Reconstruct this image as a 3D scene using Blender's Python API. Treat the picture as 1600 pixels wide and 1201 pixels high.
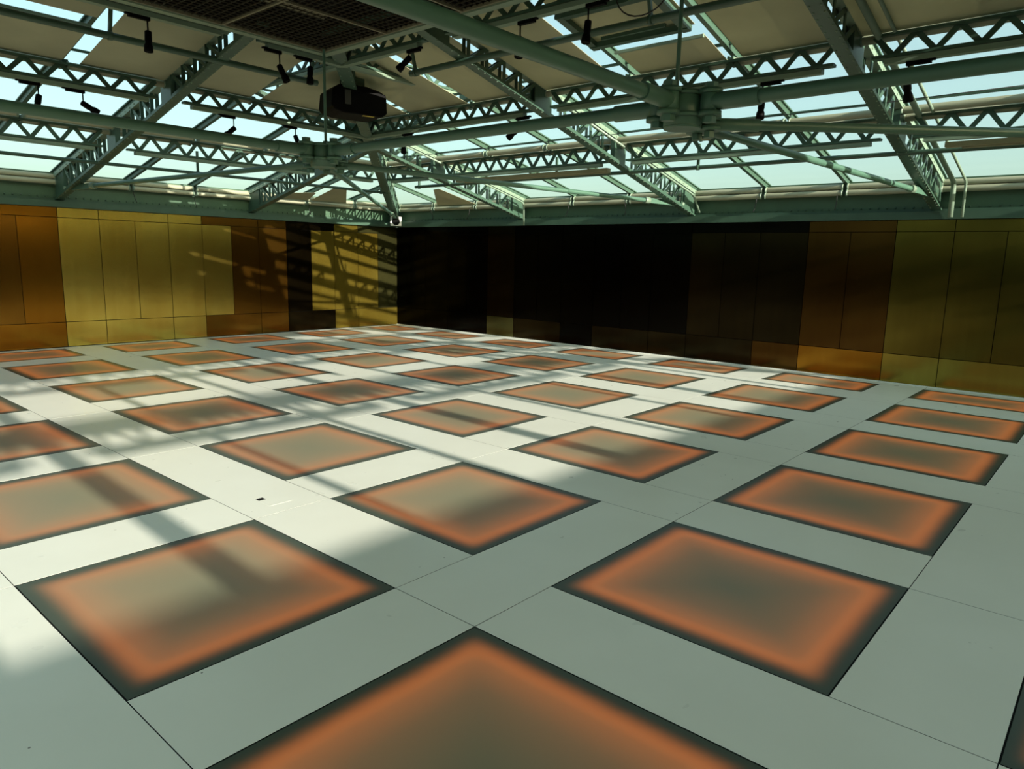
import bpy, bmesh, math, random
from mathutils import Vector, Matrix
random.seed(7)
scene = bpy.context.scene
for o in list(bpy.data.objects): bpy.data.objects.remove(o, do_unlink=True)
COL = scene.collection

# ------------------------------------------------------------------ camera
F_PX, YAW, PITCH, ROLL = 1118.956, 0.8569928, -0.1750331, 0.0231598
CAM = Vector((-0.87976, -0.69371, 1.61370))
cy, sy, cp, sp, cr, sr = math.cos(YAW), math.sin(YAW), math.cos(PITCH), math.sin(PITCH), math.cos(ROLL), math.sin(ROLL)
fwd = Vector((sy * cp, cy * cp, sp)); rgt = Vector((cy, -sy, 0)); upv = rgt.cross(fwd)
r2 = cr * rgt + sr * upv; u2 = -sr * rgt + cr * upv
cam_d = bpy.data.cameras.new('camera'); cam = bpy.data.objects.new('camera', cam_d); COL.objects.link(cam)
cam_d.sensor_fit = 'HORIZONTAL'; cam_d.sensor_width = 36.0; cam_d.lens = 36.0 * F_PX / 1600.0
cam_d.clip_start = 0.05; cam_d.clip_end = 500
cam.matrix_world = Matrix(((r2.x, u2.x, -fwd.x, CAM.x), (r2.y, u2.y, -fwd.y, CAM.y), (r2.z, u2.z, -fwd.z, CAM.z), (0, 0, 0, 1)))
scene.camera = cam

# ------------------------------------------------------------------ sky, sun, exposure
world = bpy.data.worlds.new('world'); scene.world = world; world.use_nodes = True
wt = world.node_tree; bg = wt.nodes['Background']
SUN_DIR = Vector((0.093, 1.0, -0.28)).normalized()
sky = wt.nodes.new('ShaderNodeTexSky'); sky.sky_type = 'NISHITA'; sky.sun_disc = False
sky.sun_elevation = math.asin(-SUN_DIR.z); sky.sun_rotation = math.atan2(-SUN_DIR.x, -SUN_DIR.y); sky.dust_density = 4.0; sky.air_density = 1.0
SKY_K, HAZE_K = 0.18, 0.30
sk = wt.nodes.new('ShaderNodeMix'); sk.data_type = 'RGBA'; sk.blend_type = 'MULTIPLY'; sk.inputs['Factor'].default_value = 1.0
sk.inputs['B'].default_value = (SKY_K * 0.84, SKY_K * 0.96, SKY_K * 0.86, 1); wt.links.new(sky.outputs[0], sk.inputs['A'])
hz = wt.nodes.new('ShaderNodeMix'); hz.data_type = 'RGBA'; hz.blend_type = 'ADD'; hz.inputs['Factor'].default_value = 1.0
hz.inputs['B'].default_value = (0.60 * HAZE_K, 0.84 * HAZE_K, 0.74 * HAZE_K, 1); wt.links.new(sk.outputs['Result'], hz.inputs['A'])
wt.links.new(hz.outputs['Result'], bg.inputs[0]); bg.inputs[1].default_value = 1.0
sun_d = bpy.data.lights.new('sun', 'SUN'); sun = bpy.data.objects.new('sun', sun_d); COL.objects.link(sun)
sun.rotation_euler = SUN_DIR.to_track_quat('-Z', 'Y').to_euler(); sun.location = (0, -30, 20)
sun_d.energy = 8.3; sun_d.color = (1.0, 0.90, 0.78); sun_d.angle = math.radians(0.53)
vs = scene.view_settings
vs.view_transform = 'Standard'; vs.look = 'None'; vs.gamma = 1.0; vs.use_curve_mapping = False; vs.exposure = 0.42

# ------------------------------------------------------------------ dimensions
XW, YW = 10.156, 12.511          # right wall plane (x) and left wall plane (y)
XE, YS = -7.05, -7.41            # the two walls behind the camera
ZW = 2.24                        # top of the brass panelling
Z0, K = 2.72, 0.226              # glazing plane at the eave and its slope
HR = 1.03                        # left slope runs a little longer than the right one
ZB0, KB = 2.35, 0.244            # underside of rafters
TB, TA, TC = 2.3, 4.0, 5.72      # purlin rows, measured from the wall

# ------------------------------------------------------------------ helpers
def link(o, parent=None):
    COL.objects.link(o)
    if parent is not None: o.parent = parent
    return o
def tag(o, label=None, cat=None, group=None, kind=None):
    if label: o['label'] = label
    if cat: o['category'] = cat
    if group: o['group'] = group
    if kind: o['kind'] = kind
    return o
def thing(name, loc, label, cat, group=None):
    o = bpy.data.objects.new(name, None); o.empty_display_size = 0.1; o.location = loc
    link(o); return tag(o, label, cat, group)
def ploc(parent): return Vector(parent.location) if parent is not None else Vector((0, 0, 0))
def place(name, me, M, parent=None, kind=None):
    o = bpy.data.objects.new(name, me)
    o.matrix_basis = Matrix.Translation(-wloc(parent)) @ M
    link(o, parent)
    if kind: o['kind'] = kind
    return o
def wloc(p):
    v = Vector((0, 0, 0))
    while p is not None:
        v += p.matrix_basis.translation; p = p.parent
    return v
CACHE = {}
def wmat(o):
    M = Matrix.Identity(4); ch = []
    while o is not None: ch.append(o); o = o.parent
    for q in reversed(ch): M = M @ q.matrix_parent_inverse @ q.matrix_basis
    return M
def under(o, part):
    """make o (a part) a sub-part of another part of the same thing, staying where it is"""
    W_ = wmat(o); o.parent = part; o.matrix_parent_inverse = wmat(part).inverted(); o.matrix_basis = W_
    return o
def unit(shape, mat):
    k = (shape, mat.name)
    if k in CACHE: return CACHE[k]
    bm = bmesh.new()
    if shape == 'box':
        bmesh.ops.create_cube(bm, size=1)
    elif shape == 'tube':
        bmesh.ops.create_cone(bm, segments=18, radius1=1, radius2=1, depth=1, cap_ends=True, matrix=Matrix.Rotation(math.pi / 2, 4, 'Y'))
        for f in bm.faces: f.smooth = len(f.verts) == 4
    elif shape == 'hex':
        bmesh.ops.create_cone(bm, segments=6, radius1=1, radius2=1, depth=1, cap_ends=True)
    elif shape == 'disk':
        bmesh.ops.create_cone(bm, segments=24, radius1=1, radius2=1, depth=1, cap_ends=True)
        for f in bm.faces: f.smooth = len(f.verts) == 4
    me = bpy.data.meshes.new(shape + '_' + mat.name); bm.to_mesh(me); bm.free(); me.materials.append(mat)
    if shape in ('tube', 'disk'): me.shade_smooth() if False else None
    CACHE[k] = me; return me
def frame(p0, p1, up=(0, 0, 1)):
    p0, p1 = Vector(p0), Vector(p1); x = (p1 - p0); L = x.length; x.normalize(); up = Vector(up)
    if abs(x.dot(up)) > 0.995: up = Vector((1, 0, 0)) if abs(x.x) < 0.9 else Vector((0, 1, 0))
    y = up.cross(x).normalized(); z = x.cross(y)
    M = Matrix(((x.x, y.x, z.x, 0), (x.y, y.y, z.y, 0), (x.z, y.z, z.z, 0), (0, 0, 0, 1)))
    return Matrix.Translation((p0 + p1) / 2) @ M, L
def beam(name, p0, p1, w, h, mat, parent=None, up=(0, 0, 1)):
    M, L = frame(p0, p1, up)
    return place(name, unit('box', mat), M @ Matrix.Diagonal((L, w, h, 1)), parent)
def tube(name, p0, p1, r, mat, parent=None):
    M, L = frame(p0, p1)
    return place(name, unit('tube', mat), M @ Matrix.Diagonal((L, r, r, 1)), parent)
def box(name, lo, hi, mat, parent=None):
    lo, hi = Vector(lo), Vector(hi); c = (lo + hi) / 2; s = hi - lo
    return place(name, unit('box', mat), Matrix.Translation(c) @ Matrix.Diagonal((s.x, s.y, s.z, 1)), parent)
def new_mesh(name, bm, mat, parent=None, loc=(0, 0, 0), kind=None):
    me = bpy.data.meshes.new(name); bmesh.ops.recalc_face_normals(bm, faces=bm.faces)
    bm.to_mesh(me); bm.free(); me.materials.append(mat)
    return place(name, me, Matrix.Translation(loc), parent, kind)
def prism(name, pts, off, mat, parent=None):
    """polygon pts (3-D) extruded by vector off"""
    bm = bmesh.new(); off = Vector(off)
    a = [bm.verts.new(Vector(p) - wl0) for p in pts for wl0 in (Vector((0, 0, 0)),)]
    b = [bm.verts.new(Vector(p) + off) for p in pts]
    bm.faces.new(a); bm.faces.new(b[::-1]); n = len(pts)
    for i in range(n): bm.faces.new((a[i], a[(i + 1) % n], b[(i + 1) % n], b[i]))
    return new_mesh(name, bm, mat, parent)
def bm_box(bm, M, sx, sy, sz):
    bmesh.ops.create_cube(bm, size=1, matrix=M @ Matrix.Diagonal((sx, sy, sz, 1)))
def bm_beam(bm, p0, p1, w, h, up=(0, 0, 1)):
    M, L = frame(p0, p1, up); bm_box(bm, M, L, w, h)
def sweep(name, pts, r, mat, parent=None, seg=8):
    bm = bmesh.new(); P = [Vector(p) for p in pts]; rings = []
    for i, p in enumerate(P):
        d = (P[min(i + 1, len(P) - 1)] - P[max(i - 1, 0)]).normalized()
        ref = Vector((0, 0, 1)) if abs(d.z) < 0.9 else Vector((0.6, 0.8, 0))
        if i: ref = py
        px = (ref - d * ref.dot(d)).normalized(); py = px; q = d.cross(px)
        rings.append([bm.verts.new(p + r * (px * math.cos(2 * math.pi * k / seg) + q * math.sin(2 * math.pi * k / seg))) for k in range(seg)])
    for a, b in zip(rings, rings[1:]):
        for k in range(seg):
            f = bm.faces.new((a[k], a[(k + 1) % seg], b[(k + 1) % seg], b[k])); f.smooth = True
    bm.faces.new(rings[0][::-1]); bm.faces.new(rings[-1])
    return new_mesh(name, bm, mat, parent)
def round_path(pts, rad=0.06, n=5):
    out = [Vector(pts[0])]
    for a, b, c in zip(pts, pts[1:], pts[2:]):
        a, b, c = Vector(a), Vector(b), Vector(c); u = (a - b).normalized(); v = (c - b).normalized()
        p, q = b + u * rad, b + v * rad
        for i in range(n + 1):
            t = i / n; out.append((1 - t) ** 2 * p + 2 * t * (1 - t) * b + t * t * q)
    out.append(Vector(pts[-1])); return out

# ------------------------------------------------------------------ materials
def mat(name, col, rough=0.5, metal=0.0, spec=0.5, var=0.0, scale=3.0, bump=0.0):
    m = bpy.data.materials.new(name); m.use_nodes = True; nt = m.node_tree; b = nt.nodes['Principled BSDF']
    b.inputs['Base Color'].default_value = (*col, 1); b.inputs['Roughness'].default_value = rough
    b.inputs['Metallic'].default_value = metal; b.inputs['Specular IOR Level'].default_value = spec
    if var or bump:
        g = nt.nodes.new('ShaderNodeNewGeometry'); n = nt.nodes.new('ShaderNodeTexNoise')
        n.inputs['Scale'].default_value = scale; n.inputs['Detail'].default_value = 6
        nt.links.new(g.outputs['Position'], n.inputs['Vector'])
        if var:
            mx = nt.nodes.new('ShaderNodeMix'); mx.data_type = 'RGBA'
            mx.inputs['A'].default_value = (*[c * (1 - var) for c in col], 1); mx.inputs['B'].default_value = (*[min(1, c * (1 + var)) for c in col], 1)
            nt.links.new(n.outputs['Fac'], mx.inputs['Factor']); nt.links.new(mx.outputs['Result'], b.inputs['Base Color'])
        if bump:
            bp = nt.nodes.new('ShaderNodeBump'); bp.inputs['Strength'].default_value = bump; bp.inputs['Distance'].default_value = 0.01
            nt.links.new(n.outputs['Fac'], bp.inputs['Height']); nt.links.new(bp.outputs['Normal'], b.inputs['Normal'])
    return m
GREEN = mat('green_paint', (0.040, 0.086, 0.057), 0.42, var=0.2, scale=6)
TIE = mat('tie_green_paint', (0.070, 0.152, 0.105), 0.4, var=0.15, scale=6)
PALE = mat('pale_green_paint', (0.17, 0.24, 0.175), 0.42, var=0.12, scale=6)
PLATE = mat('deep_green_plate', (0.045, 0.10, 0.055), 0.5, var=0.2, scale=3)
ROLLER = mat('roller_cream', (0.30, 0.31, 0.215), 0.5)
BLACK = mat('black_plastic', (0.0015, 0.0015, 0.0015), 0.6, spec=0.08)
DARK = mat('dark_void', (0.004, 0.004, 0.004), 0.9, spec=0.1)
WHITEP = mat('white_plastic', (0.75, 0.76, 0.72), 0.4)
MESHM = mat('mesh_wire', (0.03, 0.027, 0.015), 0.6)
FRAMEM = mat('mesh_frame', (0.16, 0.15, 0.095), 0.5)
CABLE = mat('cable_rubber', (0.01, 0.01, 0.01), 0.6)
YELLOW = mat('yellow_label', (0.5, 0.38, 0.05), 0.5)

def tile_material():
    m = bpy.data.materials.new('floor_tile'); m.use_nodes = True; nt = m.node_tree; b = nt.nodes['Principled BSDF']
    g = nt.nodes.new('ShaderNodeNewGeometry'); n = nt.nodes.new('ShaderNodeTexNoise'); n.inputs['Scale'].default_value = 1.6; n.inputs['Detail'].default_value = 8
    nt.links.new(g.outputs['Position'], n.inputs['Vector'])
    r = nt.nodes.new('ShaderNodeValToRGB'); r.color_ramp.elements[0].position = 0.3; r.color_ramp.elements[1].position = 0.7
    r.color_ramp.elements[0].color = (0.78, 0.80, 0.71, 1); r.color_ramp.elements[1].color = (0.82, 0.84, 0.75, 1)
    nt.links.new(n.outputs['Fac'], r.inputs['Fac'])
    # sparse dark specks of wear
    v = nt.nodes.new('ShaderNodeTexVoronoi'); v.inputs['Scale'].default_value = 5.0; nt.links.new(g.outputs['Position'], v.inputs['Vector'])
    lt = nt.nodes.new('ShaderNodeMath'); lt.operation = 'LESS_THAN'; lt.inputs[1].default_value = 0.022; nt.links.new(v.outputs['Distance'], lt.inputs[0])
    mx = nt.nodes.new('ShaderNodeMix'); mx.data_type = 'RGBA'; mx.inputs['B'].default_value = (0.2, 0.21, 0.17, 1)
    nt.links.new(r.outputs['Color'], mx.inputs['A']); nt.links.new(lt.outputs[0], mx.inputs['Factor'])
    nt.links.new(mx.outputs['Result'], b.inputs['Base Color'])
    n2 = nt.nodes.new('ShaderNodeTexNoise'); n2.inputs['Scale'].default_value = 7; nt.links.new(g.outputs['Position'], n2.inputs['Vector'])
    mr = nt.nodes.new('ShaderNodeMapRange'); mr.inputs['To Min'].default_value = 0.26; mr.inputs['To Max'].default_value = 0.31
    nt.links.new(n2.outputs['Fac'], mr.inputs['Value']); nt.links.new(mr.outputs['Result'], b.inputs['Roughness'])
    b.inputs['Specular IOR Level'].default_value = 0.35
    return m
TILE = tile_material()

def lit_glass(sx, sy):
    """frosted glass lit by lamps along its four edges"""
    m = bpy.data.materials.new('edge_lit_glass'); m.use_nodes = True; nt = m.node_tree; b = nt.nodes['Principled BSDF']
    tc = nt.nodes.new('ShaderNodeTexCoord'); sep = nt.nodes.new('ShaderNodeSeparateXYZ'); nt.links.new(tc.outputs['Generated'], sep.inputs[0])
    def M(op, a, b_=None, c=None):
        n = nt.nodes.new('ShaderNodeMath'); n.operation = op
        for i, x in enumerate((a, b_, c)):
            if x is None: continue
            if isinstance(x, (int, float)): n.inputs[i].default_value = x
            else: nt.links.new(x, n.inputs[i])
        return n.outputs[0]
    dx = M('MULTIPLY', M('SUBTRACT', 0.5, M('ABSOLUTE', M('SUBTRACT', sep.outputs[0], 0.5))), sx)
    dy = M('MULTIPLY', M('SUBTRACT', 0.5, M('ABSOLUTE', M('SUBTRACT', sep.outputs[1], 0.5))), sy)
    d = M('SMOOTH_MIN', dx, dy, 0.10)
    nz = nt.nodes.new('ShaderNodeTexNoise'); nz.inputs['Scale'].default_value = 3.0
    g = nt.nodes.new('ShaderNodeNewGeometry'); nt.links.new(g.outputs['Position'], nz.inputs['Vector'])
    d = M('ADD', d, M('MULTIPLY', M('SUBTRACT', nz.outputs['Fac'], 0.5), 0.02))
    e = M('DIVIDE', d, 0.65)
    r = nt.nodes.new('ShaderNodeValToRGB'); cr_ = r.color_ramp; cr_.interpolation = 'B_SPLINE'
    stops = [(0.0, (0.060, 0.078, 0.055)), (0.10, (0.062, 0.080, 0.056)), (0.24, (0.20, 0.19, 0.12)), (0.5, (0.225, 0.22, 0.14)), (1.0, (0.225, 0.222, 0.142))]
    while len(cr_.elements) < len(stops): cr_.elements.new(0.5)
    for el, (p, c) in zip(cr_.elements, stops): el.position = p; el.color = (*c, 1)
    nt.links.new(e, r.inputs['Fac']); nt.links.new(r.outputs['Color'], b.inputs['Base Color'])
    r2_ = nt.nodes.new('ShaderNodeValToRGB'); c2 = r2_.color_ramp; c2.interpolation = 'B_SPLINE'
    stops = [(0.0, (0, 0, 0)), (0.09, (0.0, 0.0, 0.0)), (0.18, (0.50, 0.108, 0.010)), (0.27, (0.30, 0.066, 0.007)), (0.50, (0.085, 0.019, 0.002)), (1.0, (0.004, 0.001, 0.0001))]
    while len(c2.elements) < len(stops): c2.elements.new(0.5)
    for el, (p, c) in zip(c2.elements, stops): el.position = p; el.color = (*c, 1)
    nt.links.new(e, r2_.inputs['Fac']); nt.links.new(r2_.outputs['Color'], b.inputs['Emission Color'])
    b.inputs['Emission Strength'].default_value = 0.54
    b.inputs['Roughness'].default_value = 0.38; b.inputs['Specular IOR Level'].default_value = 0.3
    return m

def brass(name, c1, c2, rough, metal=0.92):
    m = bpy.data.materials.new(name); m.use_nodes = True; nt = m.node_tree; b = nt.nodes['Principled BSDF']
    g = nt.nodes.new('ShaderNodeNewGeometry'); mp = nt.nodes.new('ShaderNodeMapping'); mp.inputs['Scale'].default_value = (14, 14, 0.7)
    nt.links.new(g.outputs['Position'], mp.inputs['Vector'])
    n = nt.nodes.new('ShaderNodeTexNoise'); n.inputs['Scale'].default_value = 1; n.inputs['Detail'].default_value = 7; nt.links.new(mp.outputs[0], n.inputs['Vector'])
    n2 = nt.nodes.new('ShaderNodeTexNoise'); n2.inputs['Scale'].default_value = 1.1; n2.inputs['Detail'].default_value = 3; nt.links.new(g.outputs['Position'], n2.inputs['Vector'])
    ad = nt.nodes.new('ShaderNodeMath'); ad.operation = 'MULTIPLY_ADD'; ad.inputs[1].default_value = 0.45
    nt.links.new(n.outputs['Fac'], ad.inputs[0]); nt.links.new(n2.outputs['Fac'], ad.inputs[2])
    mr = nt.nodes.new('ShaderNodeMapRange'); mr.inputs['From Min'].default_value = 0.45; mr.inputs['From Max'].default_value = 1.0; nt.links.new(ad.outputs[0], mr.inputs['Value'])
    mx = nt.nodes.new('ShaderNodeMix'); mx.data_type = 'RGBA'; mx.inputs['A'].default_value = (*c1, 1); mx.inputs['B'].default_value = (*c2, 1)
    nt.links.new(mr.outputs['Result'], mx.inputs['Factor']); nt.links.new(mx.outputs['Result'], b.inputs['Base Color'])
    b.inputs['Metallic'].default_value = metal; b.inputs['Roughness'].default_value = rough
    bp = nt.nodes.new('ShaderNodeBump'); bp.inputs['Strength'].default_value = 0.04; bp.inputs['Distance'].default_value = 0.03
    nt.links.new(n2.outputs['Fac'], bp.inputs['Height']); nt.links.new(bp.outputs['Normal'], b.inputs['Normal'])
    return m
GOLD = brass('brass_gold', (0.46, 0.31, 0.05), (0.60, 0.47, 0.10), 0.16)
OLIVE = brass('brass_olive', (0.24, 0.165, 0.02), (0.32, 0.245, 0.04), 0.16, 0.80)
AMBER = brass('brass_amber', (0.22, 0.088, 0.006), (0.28, 0.125, 0.012), 0.15)
BROWN = brass('brass_brown', (0.17, 0.07, 0.008), (0.22, 0.11, 0.015), 0.15)
BRONZE = brass('brass_bronze', (0.016, 0.011, 0.004), (0.028, 0.019, 0.006), 0.15)
OLIVE_SHADED = brass('brass_olive_shaded', (0.10, 0.072, 0.010), (0.15, 0.115, 0.02), 0.16)  # darker olive copy for the right wall, its dim reflections put into the colour
BROWN_SHADED = brass('brass_brown_shaded', (0.06, 0.026, 0.004), (0.085, 0.042, 0.007), 0.15)  # same brown brass with the right wall's shade painted in
INK_SHADED = brass('brass_ink_shaded', (0.0035, 0.003, 0.002), (0.006, 0.005, 0.003), 0.15)  # near-black brass, dark reflections of the right wall put into the colour
SMOKE = brass('brass_smoke', (0.075, 0.075, 0.025), (0.11, 0.105, 0.035), 0.16, 0.80)

def pane_material():
    m = bpy.data.materials.new('roof_glass'); m.use_nodes = True; nt = m.node_tree; nt.nodes.clear()
    out = nt.nodes.new('ShaderNodeOutputMaterial'); t = nt.nodes.new('ShaderNodeBsdfTransparent'); t.inputs[0].default_value = (0.975, 0.99, 0.985, 1)
    gl = nt.nodes.new('ShaderNodeBsdfGlossy'); gl.inputs['Roughness'].default_value = 0.05
    lw = nt.nodes.new('ShaderNodeValue'); lw.outputs[0].default_value = 0.02
    mx = nt.nodes.new('ShaderNodeMixShader'); nt.links.new(lw.outputs[0], mx.inputs[0]); nt.links.new(t.outputs[0], mx.inputs[1]); nt.links.new(gl.outputs[0], mx.inputs[2])
    nt.links.new(mx.outputs[0], out.inputs[0]); return m
GLASS = pane_material()
def fabric_material(name, dif, trn):
    m = bpy.data.materials.new(name); m.use_nodes = True; nt = m.node_tree; nt.nodes.clear()
    out = nt.nodes.new('ShaderNodeOutputMaterial'); d = nt.nodes.new('ShaderNodeBsdfDiffuse'); t = nt.nodes.new('ShaderNodeBsdfTranslucent')
    tc = nt.nodes.new('ShaderNodeNewGeometry'); n = nt.nodes.new('ShaderNodeTexNoise'); n.inputs['Scale'].default_value = 2.5; n.inputs['Detail'].default_value = 4
    nt.links.new(tc.outputs['Position'], n.inputs['Vector'])
    for s, c in ((d, dif), (t, trn)):
        mx = nt.nodes.new('ShaderNodeMix'); mx.data_type = 'RGBA'
        mx.inputs['A'].default_value = (*[x * 0.85 for x in c], 1); mx.inputs['B'].default_value = (*[x * 1.15 for x in c], 1)
        nt.links.new(n.outputs['Fac'], mx.inputs['Factor']); nt.links.new(mx.outputs['Result'], s.inputs[0])
    a = nt.nodes.new('ShaderNodeAddShader'); nt.links.new(d.outputs[0], a.inputs[0]); nt.links.new(t.outputs[0], a.inputs[1]); nt.links.new(a.outputs[0], out.inputs[0])
    return m
FABRIC = fabric_material('blind_fabric', (0.30, 0.29, 0.20), (0.14, 0.137, 0.094))

# ------------------------------------------------------------------ slopes: (s along the wall, t from the wall, z) -> world
class Slope:
    def __init__(self, fn, hr, s_corner, sgn): self.fn, self.hr, self.sc, self.sgn = fn, hr, s_corner, sgn
    def P(self, s, t, z): return Vector(self.fn(s, t * self.hr, z))
    def roof(self, t): return Z0 + K * t
    def A(self):                                    # unit vector along the wall
        return (self.P(1, 0, 0) - self.P(0, 0, 0))
SR = Slope(lambda s, t, z: (XW - t, s, z), 1.0, YW, 1)
SL = Slope(lambda s, t, z: (s, YW - t, z), HR, XW, 1)
SS = Slope(lambda s, t, z: (s, YS + t, z), 1.0, XW, 1)
SE = Slope(lambda s, t, z: (XE + t, s, z), 1.0, YW, 1)
zb = lambda t: ZB0 + KB * t
zr = lambda t: Z0 + K * t
ORD = ['first', 'second', 'third', 'fourth', 'fifth', 'sixth', 'seventh', 'eighth', 'ninth', 'tenth', 'eleventh', 'twelfth']

# ------------------------------------------------------------------ floor
floor = box('floor', (XE - 0.3, YS - 0.3, -0.30), (XW + 0.3, YW + 0.3, -0.0007), DARK); tag(floor, kind='structure', label='dark sub floor carrying pale tiles and edge-lit glass squares')
fl_loc = wloc(floor)
PU, PV, GU, GV = 1.8, 1.88095, 1.2514, 1.3383
I0, I1, J0, J1 = -2, 5, -2, 6
X0 = lambda i: i * PU + (0.035 if i == 5 else 0)
X1 = lambda i: 9.905 if i == 5 else i * PU + GU
Y0 = lambda j: j * PV
Y1 = lambda j: 12.30 if j == 6 else j * PV + GV
LITS = {}
def fbox(name, x0, x1, y0, y1, ztop, m, inset=0.0022, zlo=-0.022):
    # children of the floor: cancel the floor's own scale
    me_k = (round(x1 - x0, 3), round(y1 - y0, 3), m.name, name)
    if me_k not in CACHE:
        bm = bmesh.new(); bm_box(bm, Matrix.Identity(4), x1 - x0 - 2 * inset, y1 - y0 - 2 * inset, ztop - zlo)
        me = bpy.data.meshes.new(name); bm.to_mesh(me); bm.free(); me.materials.append(m); CACHE[me_k] = me
    o = bpy.data.objects.new(name, CACHE[me_k]); COL.objects.link(o); o.parent = floor
    o.matrix_parent_inverse = floor.matrix_basis.inverted()
    o.location = ((x0 + x1) / 2, (y0 + y1) / 2, (ztop + zlo) / 2)
    return o
JOIN_U = {(0, 0), (1, -1)}
for i in range(I0, I1 + 1):
    for j in range(J0, J1 + 1):
        k = (round(X1(i) - X0(i), 3), round(Y1(j) - Y0(j), 3))
        if k not in LITS: LITS[k] = lit_glass(*k)
        fbox('glass_panel', X0(i), X1(i), Y0(j), Y1(j), -0.0002, LITS[k], 0.005)
        ny0 = Y0(j + 1) if j < J1 else YW
        xs = X1(i - 1) if (i - 1, j) in JOIN_U else X0(i)
        fbox('tile', xs, X1(i), Y1(j), ny0, 0.0, TILE)                       # strip beyond the panel
        if (i - 1, j) in JOIN_U: pass
        nx0 = X0(i + 1) if i < I1 else XW
        ya = Y0(j) if (i, j - 1) in JOIN_U or j == J0 else Y1(j - 1)
        fbox('tile', X1(i), nx0, ya, Y1(j), 0.0, TILE)                       # strip beside it, with the crossing
    fbox('tile', X1(i), X0(i + 1) if i < I1 else XW, Y1(J1), YW, 0.0, TILE)
fbox('tile', XE, X0(I0), YS, YW, 0.0, TILE)
fbox('tile', X0(I0), XW, YS, Y0(J0), 0.0, TILE)
# floor socket
t = thing('floor_socket', (1.47, 3.52, 0.0), 'small flush floor socket with dark hole in pale tile', 'socket')
box('cover_plate', (1.44, 3.36, -0.001), (1.60, 3.60, 0.0005), TILE, t)
box('socket_hole', (1.445, 3.50, 0.0002), (1.495, 3.545, 0.0009), DARK, t)

# ------------------------------------------------------------------ walls
def struct(o, label): return tag(o, kind='structure', label=label)
wall_right = struct(box('wall_right', (XW + 0.014, YS, -0.02), (XW + 0.25, YW + 0.25, ZW), DARK), 'right wall clad in dark and amber brass sheets, dark reflections put into their tint')
wall_left = struct(box('wall_left', (XE, YW + 0.014, -0.02), (XW + 0.014, YW + 0.25, ZW), DARK), 'left wall clad in golden and brown brass sheets')
wall_back = struct(box('wall_back', (XE - 0.25, YS - 0.25, -0.02), (XW + 0.25, YS, ZW), BRONZE), 'brass wall behind the viewer')
wall_west = struct(box('wall_west', (XE - 0.25, YS, -0.02), (XE, YW + 0.25, ZW), BRONZE), 'brass wall at the near left end')
ROWS = ((0.006, 0.41), (0.41, 2.085), (2.085, ZW))
def panel(wall, side, a, b, z0, z1, m):
    g = 0.0045
    lo, hi = ((XW, a + g, z0 + g), (XW + 0.014, b - g, z1 - g)) if side == 'R' else ((a + g, YW, z0 + g), (b - g, YW + 0.014, z1 - g))
    lo, hi = Vector(lo), Vector(hi)
    jit = random.uniform(-0.0035, 0.0035)
    me = unit('box', m); o = bpy.data.objects.new('panel', me); COL.objects.link(o); o.parent = wall
    o.matrix_parent_inverse = wall.matrix_basis.inverted()
    s = hi - lo; o.matrix_basis = Matrix.Translation((lo + hi) / 2) @ Matrix.Rotation(jit, 4, 'Z') @ Matrix.Rotation(random.uniform(-0.003, 0.003), 4, 'X' if side == 'L' else 'Y') @ Matrix.Diagonal((s.x, s.y, s.z, 1))
def unit_panels(wall, side, a, b, kind, mats):
    """mats: bottom, main (one or two), top"""
    bot, main, top = mats
    panel(wall, side, a, b, *ROWS[0], bot); panel(wall, side, a, b, *ROWS[2], top)
    if kind == 'D':
        mid = (a + b) / 2
        panel(wall, side, a, mid, *ROWS[1], main[0]); panel(wall, side, mid, b, *ROWS[1], main[1])
    else: panel(wall, side, a, b, *ROWS[1], main[0])
A_, G_, O_, B_, Z_, N_, S_ = AMBER, GOLD, OLIVE, BROWN, BRONZE, INK_SHADED, SMOKE
L_UNITS = [(-1.47, -0.32, 'D', (B_, (B_, B_), B_)), (-0.32, 0.29, 'S', (B_, (B_,), B_)), (0.29, 1.42, 'D', (A_, (B_, A_), A_)), (1.42, 2.03, 'S', (A_, (A_,), A_)),
           (2.03, 3.17, 'D', (A_, (B_, A_), A_)), (3.17, 3.78, 'S', (G_, (G_,), G_)), (3.78, 4.915, 'D', (G_, (G_, G_), G_)), (4.915, 5.525, 'S', (G_, (G_,), G_)),
           (5.525, 6.655, 'D', (B_, (G_, B_), B_)), (6.655, 7.27, 'S', (B_, (B_,), B_)), (7.27, 8.42, 'D', (Z_, (Z_, O_), Z_)), (8.42, 9.04, 'S', (O_, (O_,), O_)), (9.04, XW, 'D', (O_, (O_, S_), S_))]  # the BRONZE sheets here carry the wall's unlit patch in their tint
for a, b, k, ms in L_UNITS: unit_panels(wall_left, 'L', a, b, k, ms)
unit_panels(wall_left, 'L', XE, -1.47, 'S', (B_, (B_,), B_))
D_, K_ = OLIVE_SHADED, BROWN_SHADED
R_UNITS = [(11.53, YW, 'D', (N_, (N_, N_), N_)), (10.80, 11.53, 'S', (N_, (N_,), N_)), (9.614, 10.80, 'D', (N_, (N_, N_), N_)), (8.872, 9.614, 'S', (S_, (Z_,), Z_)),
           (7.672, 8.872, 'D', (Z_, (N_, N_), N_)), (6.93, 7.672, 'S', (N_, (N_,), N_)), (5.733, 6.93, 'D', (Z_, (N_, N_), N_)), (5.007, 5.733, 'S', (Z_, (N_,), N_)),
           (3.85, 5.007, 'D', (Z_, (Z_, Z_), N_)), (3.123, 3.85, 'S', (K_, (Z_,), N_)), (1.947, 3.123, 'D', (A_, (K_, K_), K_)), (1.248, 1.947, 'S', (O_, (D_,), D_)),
           (0.08, 1.248, 'D', (O_, (D_, D_), D_)), (-0.65, 0.08, 'S', (D_, (D_,), D_)), (-1.83, -0.65, 'D', (B_, (K_, B_), B_))]
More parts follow.
